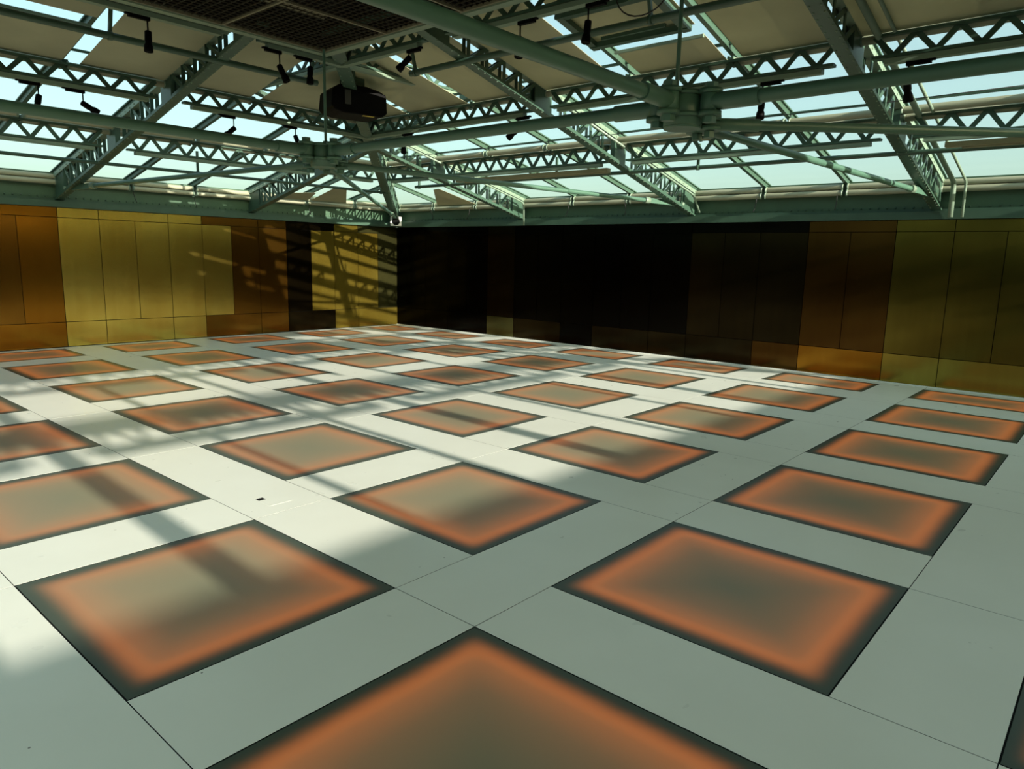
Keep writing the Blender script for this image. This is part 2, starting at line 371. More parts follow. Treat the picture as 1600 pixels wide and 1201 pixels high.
for a, b, k, ms in R_UNITS: unit_panels(wall_right, 'R', a, b, k, ms)
unit_panels(wall_right, 'R', YS, -1.83, 'S', (B_, (B_,), B_))

# ------------------------------------------------------------------ iron wall plate above the panelling
def wall_plate(name, S, s0, s1, label):
    P = S.P
    root = bpy.data.objects.new(name, None); root.location = P((s0 + s1) / 2, 0, ZW); link(root); struct(root, label)
    beam('ledge', P(s0, 0.0, ZW + 0.052), P(s1, 0.0, ZW + 0.052), 0.17, 0.10, GREEN, root)
    beam('web_plate', P(s0, -0.06, 2.51), P(s1, -0.06, 2.51), 0.03, 0.38, PLATE, root)
    beam('angle_iron', P(s0, -0.03, 2.36), P(s1, -0.03, 2.36), 0.05, 0.04, GREEN, root)
    beam('eave_rail', P(s0, -0.09, 2.73), P(s1, -0.09, 2.73), 0.10, 0.10, PLATE, root)
    if s1 - s0 < 25 and S in (SR, SL):
        bm = bmesh.new(); n = int((s1 - s0) / 0.11)
        for q in range(n):
            s = s0 + (q + 0.5) * (s1 - s0) / n
            bmesh.ops.create_icosphere(bm, subdivisions=1, radius=0.013, matrix=Matrix.Translation(P(s, -0.035, 2.405)))
        new_mesh('rivets', bm, GREEN, root, loc=Vector((0, 0, 0)), kind='stuff')
    return root
wall_plate('trim_1', SR, YS, YW, 'green riveted iron wall plate above the right wall')
wall_plate('trim_2', SL, XE, XW, 'green riveted iron wall plate above the left wall')
wall_plate('trim_3', SS, XE, XW, 'green iron wall plate behind the viewer')
wall_plate('trim_4', SE, YS, YW, 'green iron wall plate at the near left end')
# white strip added to paint the lit floor line along the right wall
tag(beam('lit_line_right', (XW - 0.012, YS, 0.006), (XW - 0.012, YW, 0.006), 0.02, 0.012, WHITEP), kind='structure', label='thin pale strip painting the lit floor line at the foot of the right wall')

# ------------------------------------------------------------------ lattice rafters
def lattice(root, Pf, t0, t1, step, m, half, gaps, joined=False):
    """N-truss between underside and top chord on two webs; Pf(t, off, z)"""
    n = int((t1 - t0) / step); bm = bmesh.new() if joined else None
    def put(a, b):
        if joined: bm_beam(bm, a, b, 0.012, 0.044)
        else: beam('lacing_bar', a, b, 0.012, 0.044, m, root)
    for side in (-half, half):
        for q in range(n + 1):
            t = t0 + q * step
            if any(g0 < t < g1 for g0, g1 in gaps): continue
            zt, zl = zr(t) - 0.015, zb(t) + 0.02
            put(Pf(t, side, zl), Pf(t, side, zt))
            if q < n and not any(g0 < t + step < g1 for g0, g1 in gaps):
                put(Pf(t, side, zt), Pf(t + step, side, zb(t + step) + 0.02))
    if joined: new_mesh('lacing_bars', bm, m, root)
def rafter(name, Pf, Af, label, cat, group, t1=6.1, width=0.125, joined=False):
    base = Pf(0.0, 0, ZB0)
    root = thing(name, base, label, cat, group)
    hw = width * 0.27
    beam('bottom_flange', Pf(0.02, 0, zb(0.02) + 0.011), Pf(t1, 0, zb(t1) + 0.011), width, 0.022, GREEN, root)
    for s in (-1, 1): beam('angle_iron', Pf(0.3, s * (hw + 0.012), zb(0.3) + 0.036), Pf(t1, s * (hw + 0.012), zb(t1) + 0.036), 0.012, 0.028, GREEN, root)
    beam('top_chord', Pf(-0.1, 0, zr(-0.1) + 0.005), Pf(t1, 0, zr(t1) + 0.005), width * 0.85, 0.055, PALE, root)
    off = Af * (2 * hw)
    def plate(nm, a, b, hole=False):
        pts = [Pf(a, -hw, zb(a) + 0.02), Pf(b, -hw, zb(b) + 0.02), Pf(b, -hw, zr(b) - 0.02), Pf(a, -hw, zr(a) - 0.02)]
        prism(nm, [p - base for p in pts], off, GREEN, None).parent = root
    plate('foot_gusset', 0.0, 0.36); gaps = []
    for tp in (TB, TA, TC):
        plate('gusset', tp - 0.15, tp + 0.13); gaps.append((tp - 0.17, tp + 0.15))
    lattice(root, Pf, 0.45, t1 - 0.05, 0.285, GREEN, hw, gaps, joined)
    if not joined:
        bm = bmesh.new(); n = int((t1 - 0.2) / 0.10)
        for q in range(n):
            t = 0.15 + q * 0.10
            for s in (-1, 1):
                bmesh.ops.create_icosphere(bm, subdivisions=1, radius=0.011, matrix=Matrix.Translation(Pf(t, s * width * 0.36, zb(t) - 0.001) - base))
        for q in range(int(t1 / 0.14)):
            t = 0.05 + q * 0.14
            for s in (-1, 1):
                bmesh.ops.create_icosphere(bm, subdivisions=1, radius=0.012, matrix=Matrix.Translation(Pf(t, s * width * 0.43, zr(t) + 0.005) - base))
        o = new_mesh('rivets', bm, PALE, None, kind='stuff'); o.parent = root
    return root
R_RAFT = [8.675, 5.03, 1.49, -3.0]
L_RAFT = [6.52, 3.215, -0.1, -3.4]
def pf_of(S, s): return lambda t, off, z: S.P(s + off, t, z)
R_LAB = ['riveted lattice rafter on right slope, nearest the far corner', 'riveted lattice rafter on right slope, second from the far corner',
         'large riveted lattice rafter at right, with two bent pipes beside its foot', 'lattice rafter on right slope beyond the right picture edge']
L_LAB = ['lattice rafter on left slope, nearest the far corner', 'lattice rafter on left slope, second from the far corner', 'lattice rafter on left slope beyond the left picture edge', 'lattice rafter on left slope out of sight near the left end']
for s, lab in zip(R_RAFT, R_LAB): rafter('lattice_rafter', pf_of(SR, s), SR.A(), lab, 'rafter', 'lattice rafters of the glass roof', joined=(s < 0))
for s, lab in zip(L_RAFT, L_LAB): rafter('lattice_rafter', pf_of(SL, s), SL.A(), lab, 'rafter', 'lattice rafters of the glass roof', joined=(s < 0))
for n, s in enumerate(L_RAFT): rafter('lattice_rafter', pf_of(SS, s), SS.A(), 'lattice rafter behind the viewer, %s from the right end' % ORD[n], 'rafter', 'lattice rafters of the glass roof', joined=True)
def hip_pf(cx, cy_, dx, dy, rx, ry):
    n = Vector((-dy * ry, dx * rx, 0)).normalized()
    return (lambda t, off, z: Vector((cx + dx * rx * t, cy_ + dy * ry * t, z)) + n * off), n
pf, n_ = hip_pf(XW, YW, -1, -1, 1.0, HR)
rafter('hip_rafter', pf, n_, 'wide riveted hip rafter rising from the far corner', 'rafter', None, width=0.16)
pf, n_ = hip_pf(XW, YS, -1, 1, 1.0, 1.0)
rafter('hip_rafter', pf, n_, 'hip rafter over the near right corner behind the viewer', 'rafter', None, width=0.16, joined=True)

# ------------------------------------------------------------------ lattice purlins, one per bay
def purlin(S, tp, s0, s1, label, joined=False, g0=0.16, g1=0.16, grp='lattice purlins between the rafters'):
    P = S.P; a, b = min(s0, s1) + (g0 if s0 < s1 else g1), max(s0, s1) - (g1 if s0 < s1 else g0)
    z_lo, z_hi = zb(tp), zr(tp) - 0.06
    base = P((a + b) / 2, tp, z_lo); root = thing('lattice_purlin', base, label, 'purlin', grp)
    beam('top_chord', P(a, tp, z_hi), P(b, tp, z_hi), 0.07, 0.024, GREEN, root)
    beam('bottom_chord', P(a, tp, z_lo + 0.058), P(b, tp, z_lo + 0.058), 0.09, 0.026, GREEN, root)
    beam('trough', P(a + 0.10, tp, z_lo + 0.018), P(b - 0.10, tp, z_lo + 0.018), 0.075, 0.044, PALE, root)
    n = max(2, round((b - a) / 0.316)); st = (b - a) / n; bm = bmesh.new() if joined else None
    for q in range(n):
        x0, xm, x1 = a + q * st, a + (q + 0.5) * st, a + (q + 1) * st
        for u, v in (((x0, z_hi), (xm, z_lo + 0.062)), ((xm, z_lo + 0.062), (x1, z_hi))):
            p0, p1 = P(u[0], tp, u[1]), P(v[0], tp, v[1])
            upn = P(0, 1, 0) - P(0, 0, 0); upn.normalize()
            if joined: bm_beam(bm, p0 - base, p1 - base, 0.047, 0.014, upn)
            else: beam('lacing_bar', p0, p1, 0.047, 0.014, GREEN, root, upn)
    if joined: o = new_mesh('lacing_bars', bm, GREEN, None); o.parent = root
    return root
ROWN = {TB: 'lower', TA: 'middle', TC: 'upper'}
def bays(S, raft, end): 
    c = S.sc; return [(c, raft[0])] + list(zip(raft, raft[1:] + [end]))
for S, side, raft, end in ((SR, 'right', R_RAFT[:3], R_RAFT[3]), (SL, 'left', L_RAFT[:3], L_RAFT[3])):
    for tp in (TB, TA, TC):
        for n, (s0, s1) in enumerate(bays(S, raft, end)):
            hid = (S is SL and n >= 3)
            if n == 0:
                s0 = S.sc - tp * (HR if S is SR else 1.0)
                if s0 - s1 < 0.6: continue
            lab = '%s green lattice purlin on %s slope, %s bay from the far corner' % (ROWN[tp], side, ORD[n])
            purlin(S, tp, s0, s1, lab, joined=hid)
for tp in (TB, TA, TC):
    for n, (s0, s1) in enumerate([(XW - tp, L_RAFT[0])] + list(zip(L_RAFT, L_RAFT[1:]))):
        if s0 - s1 < 0.6: continue
        purlin(SS, tp, s0, s1, '%s lattice purlin behind the viewer, %s bay from the right' % (ROWN[tp], ORD[n]), joined=True)

# ------------------------------------------------------------------ glazing (windows of the roof)
def bars_of(c, raft, end):
    out = []
    seq = [c] + raft + [end]
    for a, b in zip(seq, seq[1:]):
        for q in range(3): out.append(a + (b - a) * q / 3)
    out.append(seq[-1]); return out
def clip(poly, f):
    out = []
    for p, q in zip(poly, poly[1:] + poly[:1]):
        fp, fq = f(p), f(q)
        if fp >= 0: out.append(p)
        if (fp >= 0) != (fq >= 0):
            t = fp / (fp - fq); out.append((p[0] + (q[0] - p[0]) * t, p[1] + (q[1] - p[1]) * t))
    return out
def slope_clip(S, other, poly, far=None):
    poly = clip(poly, lambda p: (S.sc - p[0]) - p[1] * other)
    if far is not None and poly: poly = clip(poly, lambda p: (p[0] - far) - p[1])
    return poly
def area(poly): return abs(sum(p[0] * q[1] - q[0] * p[1] for p, q in zip(poly, poly[1:] + poly[:1]))) / 2
def slab(name, S, poly, zoff, th, m, parent):
    base = wloc(parent)
    pts = [S.P(s, t, zr(t) + zoff) - base for s, t in poly]
    o = prism(name, pts, (0, 0, th), m); o.parent = parent; return o
TTOP = 6.25
def glazing(name, S, bars, other, far, label):
    root = bpy.data.objects.new(name, None); root.location = S.P(bars[len(bars) // 2], 0, Z0); link(root); struct(root, label)
    for s in bars:
        tm = (S.sc - s) / other; 
        if far is not None: tm = min(tm, s - far)
        tm = min(TTOP, tm)
        if tm < 0.3: continue
        beam('glazing_bar', S.P(s, -0.14, zr(-0.14) + 0.068), S.P(s, tm, zr(tm) + 0.068), 0.05, 0.06, GREEN, root)
        beam('bar_cap', S.P(s, -0.14, zr(-0.14) + 0.106), S.P(s, tm, zr(tm) + 0.106), 0.095, 0.015, GREEN, root)
    rows = [(-0.12, TB + 0.06), (TB + 0.06, TA + 0.06), (TA + 0.06, TC), (TC, TTOP)]
    for t0, t1 in rows:
        for a, b in zip(bars, bars[1:]):
            lo, hi = min(a, b), max(a, b)
            poly = slope_clip(S, other, [(lo, t0), (hi, t0), (hi, t1), (lo, t1)], far)
            if len(poly) >= 3 and area(poly) > 0.02: slab('pane', S, poly, 0.092, 0.006, GLASS, root)
        sm = S.sc - t1 * other; s_end = bars[-1] if far is None else max(bars[-1], far + t1)
        beam('transom', S.P(sm, t1, zr(t1) + 0.075), S.P(s_end, t1, zr(t1) + 0.085), 0.04, 0.022, GREEN, root)
    return root
RB = bars_of(YW, R_RAFT, YS)
LB = bars_of(XW, L_RAFT, XE)
glazing('window_1', SR, RB, HR, YS, 'glazed right slope of the roof, pale sky behind')
glazing('window_2', SL, LB, 1.0 / 1.0, XE, 'glazed left slope of the roof, pale sky behind')
glazing('window_3', SS, LB, 1.0, XE, 'glazed roof slope behind the viewer')
EB = [YW - q * (YW - YS) / 6 for q in range(7)]
glazing('window_4', SE, EB, HR, YS, 'glazed roof slope at the near left end')

# ------------------------------------------------------------------ roller blinds
def blind_fabric(S, t, poly, other):
    poly = slope_clip(S, other, poly)
    if len(poly) >= 3 and area(poly) > 0.03: slab('fabric', S, poly, -0.025, 0.004, FABRIC, t)
def blind(S, side, other, tp, row, n, a, b, fabric=None, rollers=1, vis=True):
    """roller tube(s) between two glazing bars; fabric = list of (t0, t1, inset_lo, inset_hi)"""
    P = S.P; lo, hi = min(a, b), max(a, b)
    hi = min(hi, S.sc - (tp + 0.12) * other)
    if hi - lo < 0.25: return
    z = zr(tp) - 0.06 if tp > 0.5 else 2.675
    state = 'drawn beige blind' if fabric else 'rolled-up blind'
    lab = '%s on %s roof slope, %s row, %s from the far corner' % (state, side, row, ORD[n])
    t = thing('roller_blind', P((lo + hi) / 2, tp, z), lab, 'blind', 'roller blinds under the roof glass')
    g = 0.035
    for q in range(rollers):
        dt = -0.055 + q * 0.13 if tp > 0.5 else 0.02 - 0.015 * q; dz = q * 0.055 if tp > 0.5 else -0.045 + q * 0.085
        rt = tube('roller_tube', P(lo + g, tp + dt, z + dz), P(hi - g, tp + dt, z + dz), 0.040, ROLLER, t)
        for s in (lo + g, hi - g): under(tube('end_ring', P(s - 0.012, tp + dt, z + dz), P(s + 0.012, tp + dt, z + dz), 0.048, PALE, t), rt)
    for s in (lo + 0.02, hi - 0.02):
        beam('bracket', P(s, tp - 0.05, z + 0.06), P(s, tp - 0.05, z - 0.02), 0.02, 0.05, GREEN, t)
    for (t0, t1, i0, i1) in fabric or []:
        if (i0, i1) == (0, 0): i0 = i1 = 0.02
        blind_fabric(S, t, [(lo + i0, t0), (hi - i1, t0), (hi - i1, t1), (lo + i0, t1)], other)
        if t1 < 5.5 and t0 < 4.2: beam('bottom_bar', P(lo + i0, t1, zr(t1) - 0.04), P(hi - i1, t1, zr(t1) - 0.04), 0.03, 0.025, PALE, t)
    return t
for S, side, other, BR in ((SR, 'right', HR, RB[:12]), (SL, 'left', 1.0, LB[:11])):
    for n, (a, b) in enumerate(zip(BR, BR[1:])):
        i0, i1 = 0.05, 0.05
        if side == 'right': i0, i1 = {2: (0.13, 0.05), 5: (0.16, 0.08), 6: (0.15, 0.05), 7: (0.03, 0.17), 8: (0.16, 0.14)}.get(n, (0.05, 0.05))
        else: i0, i1 = {4: (0.10, 0.05), 5: (0.16, 0.05), 6: (0.15, 0.05), 2: (0.14, 0.05)}.get(n, (0.05, 0.05))
        fab = [(TA - 0.02, TC, i0, i1), (TC + 0.02, TTOP, 0.03, 0.03)]
        if side == 'right' and n == 7: fab = [(TA - 0.02, 4.50, i0, i1), (4.68, TC, 0.03, 0.03), (TC + 0.02, TTOP, 0.03, 0.03)]
        if side == 'left' and n == 7: fab = [(TA - 0.02, 4.86, 0.03, 0.03), (5.02, TC, 0.03, 0.03), (TC + 0.02, TTOP, 0.03, 0.03)]
        blind(S, side, other, TA, 'upper', n, a, b, fab)
        blind(S, side, other, TB, 'middle', n, a, b, None, 2)
        blind(S, side, other, 0.0, 'eave', n, a, b, None, 2)
for S, nm, BR, other in ((SS, 'behind the viewer', LB, 1.0),):
    for n, (a, b) in enumerate(zip(BR, BR[1:])):
        lo, hi = min(a, b), max(a, b)
        far = XE if S is SS else YS
        poly = slope_clip(S, other, [(lo + 0.02, TA), (hi - 0.02, TA), (hi - 0.02, TTOP), (lo + 0.02, TTOP)], far)
        if len(poly) < 3 or area(poly) < 0.05: continue
        t = thing('roller_blind', S.P((lo + hi) / 2, TA, zr(TA)), 'drawn blind %s, %s from the right end' % (nm, ORD[n]), 'blind', 'roller blinds under the roof glass')
        slab('fabric', S, poly, -0.04, 0.004, FABRIC, t)
for n, (a, b) in enumerate(zip(LB, LB[1:])):          # rolled-up blinds of the slope behind the viewer, they shade the floor
    hi = min(a, XW - TB - 0.12)
    if hi - b < 0.25 or b < XE + TB + 0.2: continue
    t = thing('roller_blind', SS.P((hi + b) / 2, TB, zr(TB) - 0.06), 'rolled-up blind behind the viewer, %s from the right end' % ORD[n], 'blind', 'roller blinds under the roof glass')
    for q in range(2): tube('roller_tube', SS.P(b + 0.035, TB - 0.055 + q * 0.13, zr(TB) - 0.06 + q * 0.055), SS.P(hi - 0.035, TB - 0.055 + q * 0.13, zr(TB) - 0.06 + q * 0.055), 0.05, ROLLER, t)
t = thing('roof_vent', SR.P(3.26, 5.0, zr(5.0) - 0.05), 'dark rectangular roof vent frame above the half-open right blind', 'roof vent')
for (sa, ta), (sb, tb2) in (((3.80, 4.74), (2.72, 4.74)), ((3.80, 5.32), (2.72, 5.32)), ((3.76, 4.70), (3.76, 5.36)), ((2.76, 4.70), (2.76, 5.36))):
    beam('frame_bar', SR.P(sa, ta, zr(ta) - 0.07), SR.P(sb, tb2, zr(tb2) - 0.07), 0.08, 0.05, GREEN, t)
beam('crank_bar', SR.P(3.6, 4.86, zr(4.86) - 0.08), SR.P(2.9, 4.86, zr(4.86) - 0.08), 0.03, 0.03, GREEN, t)
# triangular sail blinds by the far corner
def sail(S, poly, label):
    t = thing('sail_blind', S.P(poly[0][0], poly[0][1], zr(poly[0][1])), label, 'blind', 'small sail blinds by the corner')
    slab('fabric', S, poly, -0.06, 0.004, FABRIC, t)
    a, b = poly[-1], poly[-2]
    tube('hem_rod', S.P(a[0], a[1], zr(a[1]) - 0.06), S.P(b[0], b[1], zr(b[1]) - 0.06), 0.012, PALE, t)
sail(SL, [(7.74, 1.06), (7.98, 1.05), (8.66, 0.12), (7.80, 0.08)], 'small triangular grey sail blind left of the corner hip rafter')
sail(SR, [(10.12, 1.06), (9.93, 1.10), (9.87, 0.12), (11.02, 0.12)], 'small triangular grey sail blind right of the corner hip rafter')
sail(SL, [(7.02, 0.44), (7.60, 0.58), (7.74, 0.08), (6.86, 0.06)], 'narrow beige blind strip at the left eave')
# boxed blind cassettes under the lower purlin
for S, s0, s1, lab in ((SR, 8.3, 5.25, 'long beige blind cassette under right lower purlin, before second rafter'), (SR, 1.05, -1.3, 'long beige blind cassette under right lower purlin at right edge')):
    t = thing('blind_cassette', S.P((s0 + s1) / 2, TB - 0.10, zb(TB) - 0.02), lab, 'blind', 'blind cassettes')
    beam('cassette_box', S.P(s0, TB - 0.12, zb(TB) - 0.035), S.P(s1, TB - 0.12, zb(TB) - 0.035), 0.10, 0.05, FABRIC, t)
    beam('cassette_lip', S.P(s0 + 0.15 * (-1 if s0 > s1 else 1), TB - 0.15, zb(TB) - 0.068), S.P(s1, TB - 0.15, zb(TB) - 0.068), 0.05, 0.014, FABRIC, t)

# ------------------------------------------------------------------ dark mesh ceiling over the middle
GX0, GX1, GY0, GY1, GZ = -0.83, 3.94, -1.2, 6.27, 3.75
ceiling = struct(box('ceiling', (-0.9, -1.26, 4.10), (4.02, 6.35, 5.30), DARK), 'unseen closed black lantern box above the suspended wire mesh ceiling, blocking sun and sky')  # unseen box, made tall enough to shade the left eave
def cchild(name, lo, hi, m):
    lo, hi = Vector(lo), Vector(hi); s = hi - lo
    o = bpy.data.objects.new(name, unit('box', m)); COL.objects.link(o); o.parent = ceiling
    o.matrix_parent_inverse = ceiling.matrix_basis.inverted(); o.matrix_basis = Matrix.Translation((lo + hi) / 2) @ Matrix.Diagonal((s.x, s.y, s.z, 1)); return o
bm = bmesh.new(); sp_ = 0.072
n = int((GX1 - GX0) / sp_)
for q in range(n + 1):
    x = GX1 - q * sp_; bm_box(bm, Matrix.Translation((x, (GY0 + GY1) / 2, GZ + 0.012)), 0.0035, GY1 - GY0, 0.010)
n = int((GY1 - GY0) / sp_)
for q in range(n + 1):
    y = GY1 - q * sp_; bm_box(bm, Matrix.Translation(((GX0 + GX1) / 2, y, GZ + 0.012)), GX1 - GX0, 0.0035, 0.010)
me = bpy.data.meshes.new('wire_mesh'); bm.to_mesh(me); bm.free(); me.materials.append(MESHM)
o = bpy.data.objects.new('wire_mesh', me); COL.objects.link(o); o.parent = ceiling; o.matrix_parent_inverse = ceiling.matrix_basis.inverted(); o['kind'] = 'stuff'
for q in range(5):
    x = GX1 - q * 1.135; cchild('frame_bar', (x - 0.011, GY0, GZ - 0.006), (x + 0.011, GY1, GZ + 0.02), FRAMEM)
for q in range(8):
    y = GY1 - q * 1.055; cchild('frame_bar', (GX0, y - 0.011, GZ - 0.007), (GX1, y + 0.011, GZ + 0.019), FRAMEM)
cchild('edge_beam', (GX1 + 0.012, GY0, GZ - 0.02), (GX1 + 0.10, GY1 + 0.1, GZ + 0.10), PALE)
cchild('edge_beam', (GX0, GY1 + 0.012, GZ - 0.02), (GX1, GY1 + 0.10, GZ + 0.10), PALE)
cchild('edge_beam', (GX1 - 0.02, GY0, GZ + 0.14), (GX1 + 0.14, GY1 + 0.1, GZ + 0.2), GREEN)
cchild('sky_block_side', (GX1 + 0.0, GY0, GZ + 0.03), (GX1 + 0.011, GY1, 4.10), DARK)  # dark sheets added to stop sky leaking in above the mesh
cchild('sky_block_side', (GX0, GY1 + 0.0, GZ + 0.03), (GX1, GY1 + 0.011, 4.10), DARK)
cchild('sky_block_side', (GX0 - 0.03, GY0, GZ), (GX0, GY1, 4.10), DARK)
cchild('sky_block_side', (GX0, GY0 - 0.03, GZ), (GX1, GY0, 4.10), DARK)

# ------------------------------------------------------------------ tie hubs, tubes and rods
HX, HZ = 3.90, 2.686
H2 = Vector((3.88, 6.24, HZ)); H1 = Vector((3.92, 1.92, HZ))
def hub(c, dirs_hi, dirs_lo, label):
    t = thing('tie_hub', c, label, 'tie hub', 'cast iron tie hubs')
    tube('core', c + Vector((0, 0, -0.13)), c + Vector((0, 0, 0.09)), 0.135, TIE, t)
    def plate(nm, z, dirs, R, rc):
        bm = bmesh.new()
        bmesh.ops.create_cone(bm, segments=28, radius1=rc, radius2=rc, depth=0.028, cap_ends=True, matrix=Matrix.Translation((0, 0, z)))
        for k, d in enumerate(dirs):
            p = d * R; bmesh.ops.create_cone(bm, segments=20, radius1=0.08, radius2=0.08, depth=0.030 + 0.001 * k, cap_ends=True, matrix=Matrix.Translation((p.x, p.y, z)))
        for f in bm.faces: f.smooth = len(f.verts) == 4
        o = new_mesh(nm, bm, TIE, None); o.parent = t; return o
    top = plate('top_plate', 0.085, dirs_hi, 0.205, 0.15); mid = plate('bottom_plate', -0.062, dirs_hi + dirs_lo, 0.205, 0.16)
    low = plate('rod_plate', -0.132, dirs_lo, 0.205, 0.13)
    M = lambda v: Matrix.Translation(c + v)
    for d in dirs_hi:
        p = d * 0.205
        for z, h in ((0.120, 0.045), (-0.098, 0.045)):
            place('bolt', unit('hex', TIE), M(Vector((p.x, p.y, z))) @ Matrix.Rotation(0.3, 4, 'Z') @ Matrix.Diagonal((0.047, 0.047, h, 1)), t)
        place('eye', unit('disk', TIE), M(Vector((p.x, p.y, 0.012))) @ Matrix.Diagonal((0.066, 0.066, 0.12, 1)), t)
    for d in dirs_lo:
        p = d * 0.205
        place('bolt', unit('hex', TIE), M(Vector((p.x, p.y, -0.172))) @ Matrix.Diagonal((0.04, 0.04, 0.045, 1)), t)
        place('eye', unit('disk', TIE), M(Vector((p.x, p.y, -0.10))) @ Matrix.Diagonal((0.055, 0.055, 0.06, 1)), t)
    return t
def norm2(v): v = Vector((v.x, v.y, 0)); return v.normalized()
PX, NX, PY, NY = Vector((1, 0, 0)), Vector((-1, 0, 0)), Vector((0, 1, 0)), Vector((0, -1, 0))
FEET = {'R2': Vector((XW - 0.42, 5.03, 2.52)), 'R3': Vector((XW - 0.42, 1.49, 2.53)), 'R4': Vector((XW - 0.42, -3.0, 2.76)), 'L2': Vector((3.215, YW - 0.45, 2.52)), 'HIP': Vector((XW - 0.30, YW - 0.31, 2.46))}
lo2 = [norm2(FEET[k] - H2) for k in ('R2', 'L2', 'HIP')]; lo1 = [norm2(FEET[k] - H1) for k in ('R3', 'R4')]
hub(H2, [NX, NY], lo2, 'dark bolted tie hub hanging under the mesh ceiling corner')
hub(H1, [NX, PY, NY], lo1, 'large green bolted tie hub hanging right of centre')
def tie_tube(a, b, label, r=0.047):
    d = (b - a).normalized(); t = thing('tie_tube', a, label, 'tie tube', 'thick horizontal tie tubes')
    z = Vector((0, 0, 0.015)); a0, b0 = a + d * 0.22 + z, b - d * 0.22 + z
    tube('socket', a0, a0 + d * 0.34, r + 0.012, TIE, t); tube('socket', b0 - d * 0.34, b0, r + 0.012, TIE, t)
    tube('pipe', a0 + d * 0.32, b0 - d * 0.32, r, TIE, t)
tie_tube(H1, H2, 'thick horizontal tie tube joining the two hubs')
tie_tube(H1, H1 + NX * 4.8, 'thick green tie tube crossing overhead towards upper left')
tie_tube(H1, H1 + NY * 4.3, 'thick tie tube running from the right hub to right edge')
tie_tube(H2, H2 + NX * 4.8, 'thick tie tube running from the far hub to left edge')
def tie_rod(a, b, label, r=0.031):
    d0 = norm2(b - a); s = a + d0 * 0.22 + Vector((0, 0, -0.10)); d = (b - s).normalized()
    t = thing('tie_rod', b, label, 'tie rod', 'slim tie rods to the rafter feet')
    tube('fork', s, s + d * 0.36, r + 0.010, TIE, t); tube('rod', s + d * 0.34, b - d * 0.78, r, TIE, t)
    tube('collar', b - d * 0.84, b - d * 0.74, r + 0.018, PALE, t)
    cl = beam('clevis', b - d * 0.75, b, 0.05, 0.075, TIE, t)
    pin = tube('pin', b + Vector((-0.06 * d.y, 0.06 * d.x, 0)), b - Vector((-0.06 * d.y, 0.06 * d.x, 0)), 0.025, PALE, t)
    under(pin, cl)
tie_rod(H2, FEET['HIP'], 'slim tie rod from far hub down to the corner hip foot')
tie_rod(H2, FEET['R2'], 'long slim tie rod from far hub to second right rafter foot')
tie_rod(H2, FEET['L2'], 'long slim tie rod from far hub to second left rafter foot')
tie_rod(H1, FEET['R3'], 'slim tie rod from right hub to large right rafter foot')
tie_rod(H1, FEET['R4'], 'sunlit slim tie rod from right hub to right picture edge', 0.034)
for c, lab, zt in ((H2, 'thin vertical hanger rod above the far hub', GZ), (H1, 'thin green vertical hanger rod above the right hub', 4.05)):
    t = thing('hanger_rod', c + Vector((0, 0, 0.10)), lab, 'hanger rod')
    o = c + (Vector((0.02, -0.03, 0)) if c is H2 else Vector((-0.02, 0.05, 0)))
    tube('rod', o + Vector((0, 0, 0.085)), Vector((o.x, o.y, zt)), 0.015, TIE, t); tube('nut', o + Vector((0, 0, 0.10)), o + Vector((0, 0, 0.13)), 0.03, TIE, t)

# ------------------------------------------------------------------ suspended pipes
def hung_pipe(S, tp, z, s0, s1, hangers, label, r=0.034, top=None):
    t = thing('hung_pipe', S.P(s0, tp, z), label, 'pipe', 'pipes hung below the purlins')
    tube('pipe', S.P(s0, tp, z), S.P(s1, tp, z), r, GREEN, t)
    for h in hangers:
        hg = beam('hanger', S.P(h, tp, z + r * 0.7), S.P(h, tp + (0.06 if top is None else 0), z + (0.24 if top is None else top)), 0.03, 0.03, GREEN, t)
        under(tube('clamp', S.P(h - 0.02, tp, z), S.P(h + 0.02, tp, z), r + 0.008, GREEN, t), hg)
hung_pipe(SR, 5.37, 3.63, 5.83, -2.6, (5.75, 2.75, 0.2), 'dark pipe hung under upper right purlin')
hung_pipe(SL, 5.24, 3.63, 4.42, -3.0, (4.33, 2.1, 0.0), 'dark pipe hung under upper left purlin')
hung_pipe(SR, 2.03, 2.845, 9.55, -2.6, (9.45, 6.3, 3.94, 0.2), 'slim green pipe hung under lower right purlin', 0.026, 0.3)
hung_pipe(SL, 1.82, 2.80, 8.35, -3.0, (8.2, 4.6, 1.0), 'slim dark pipe hung under lower left purlin', 0.024, 0.33)

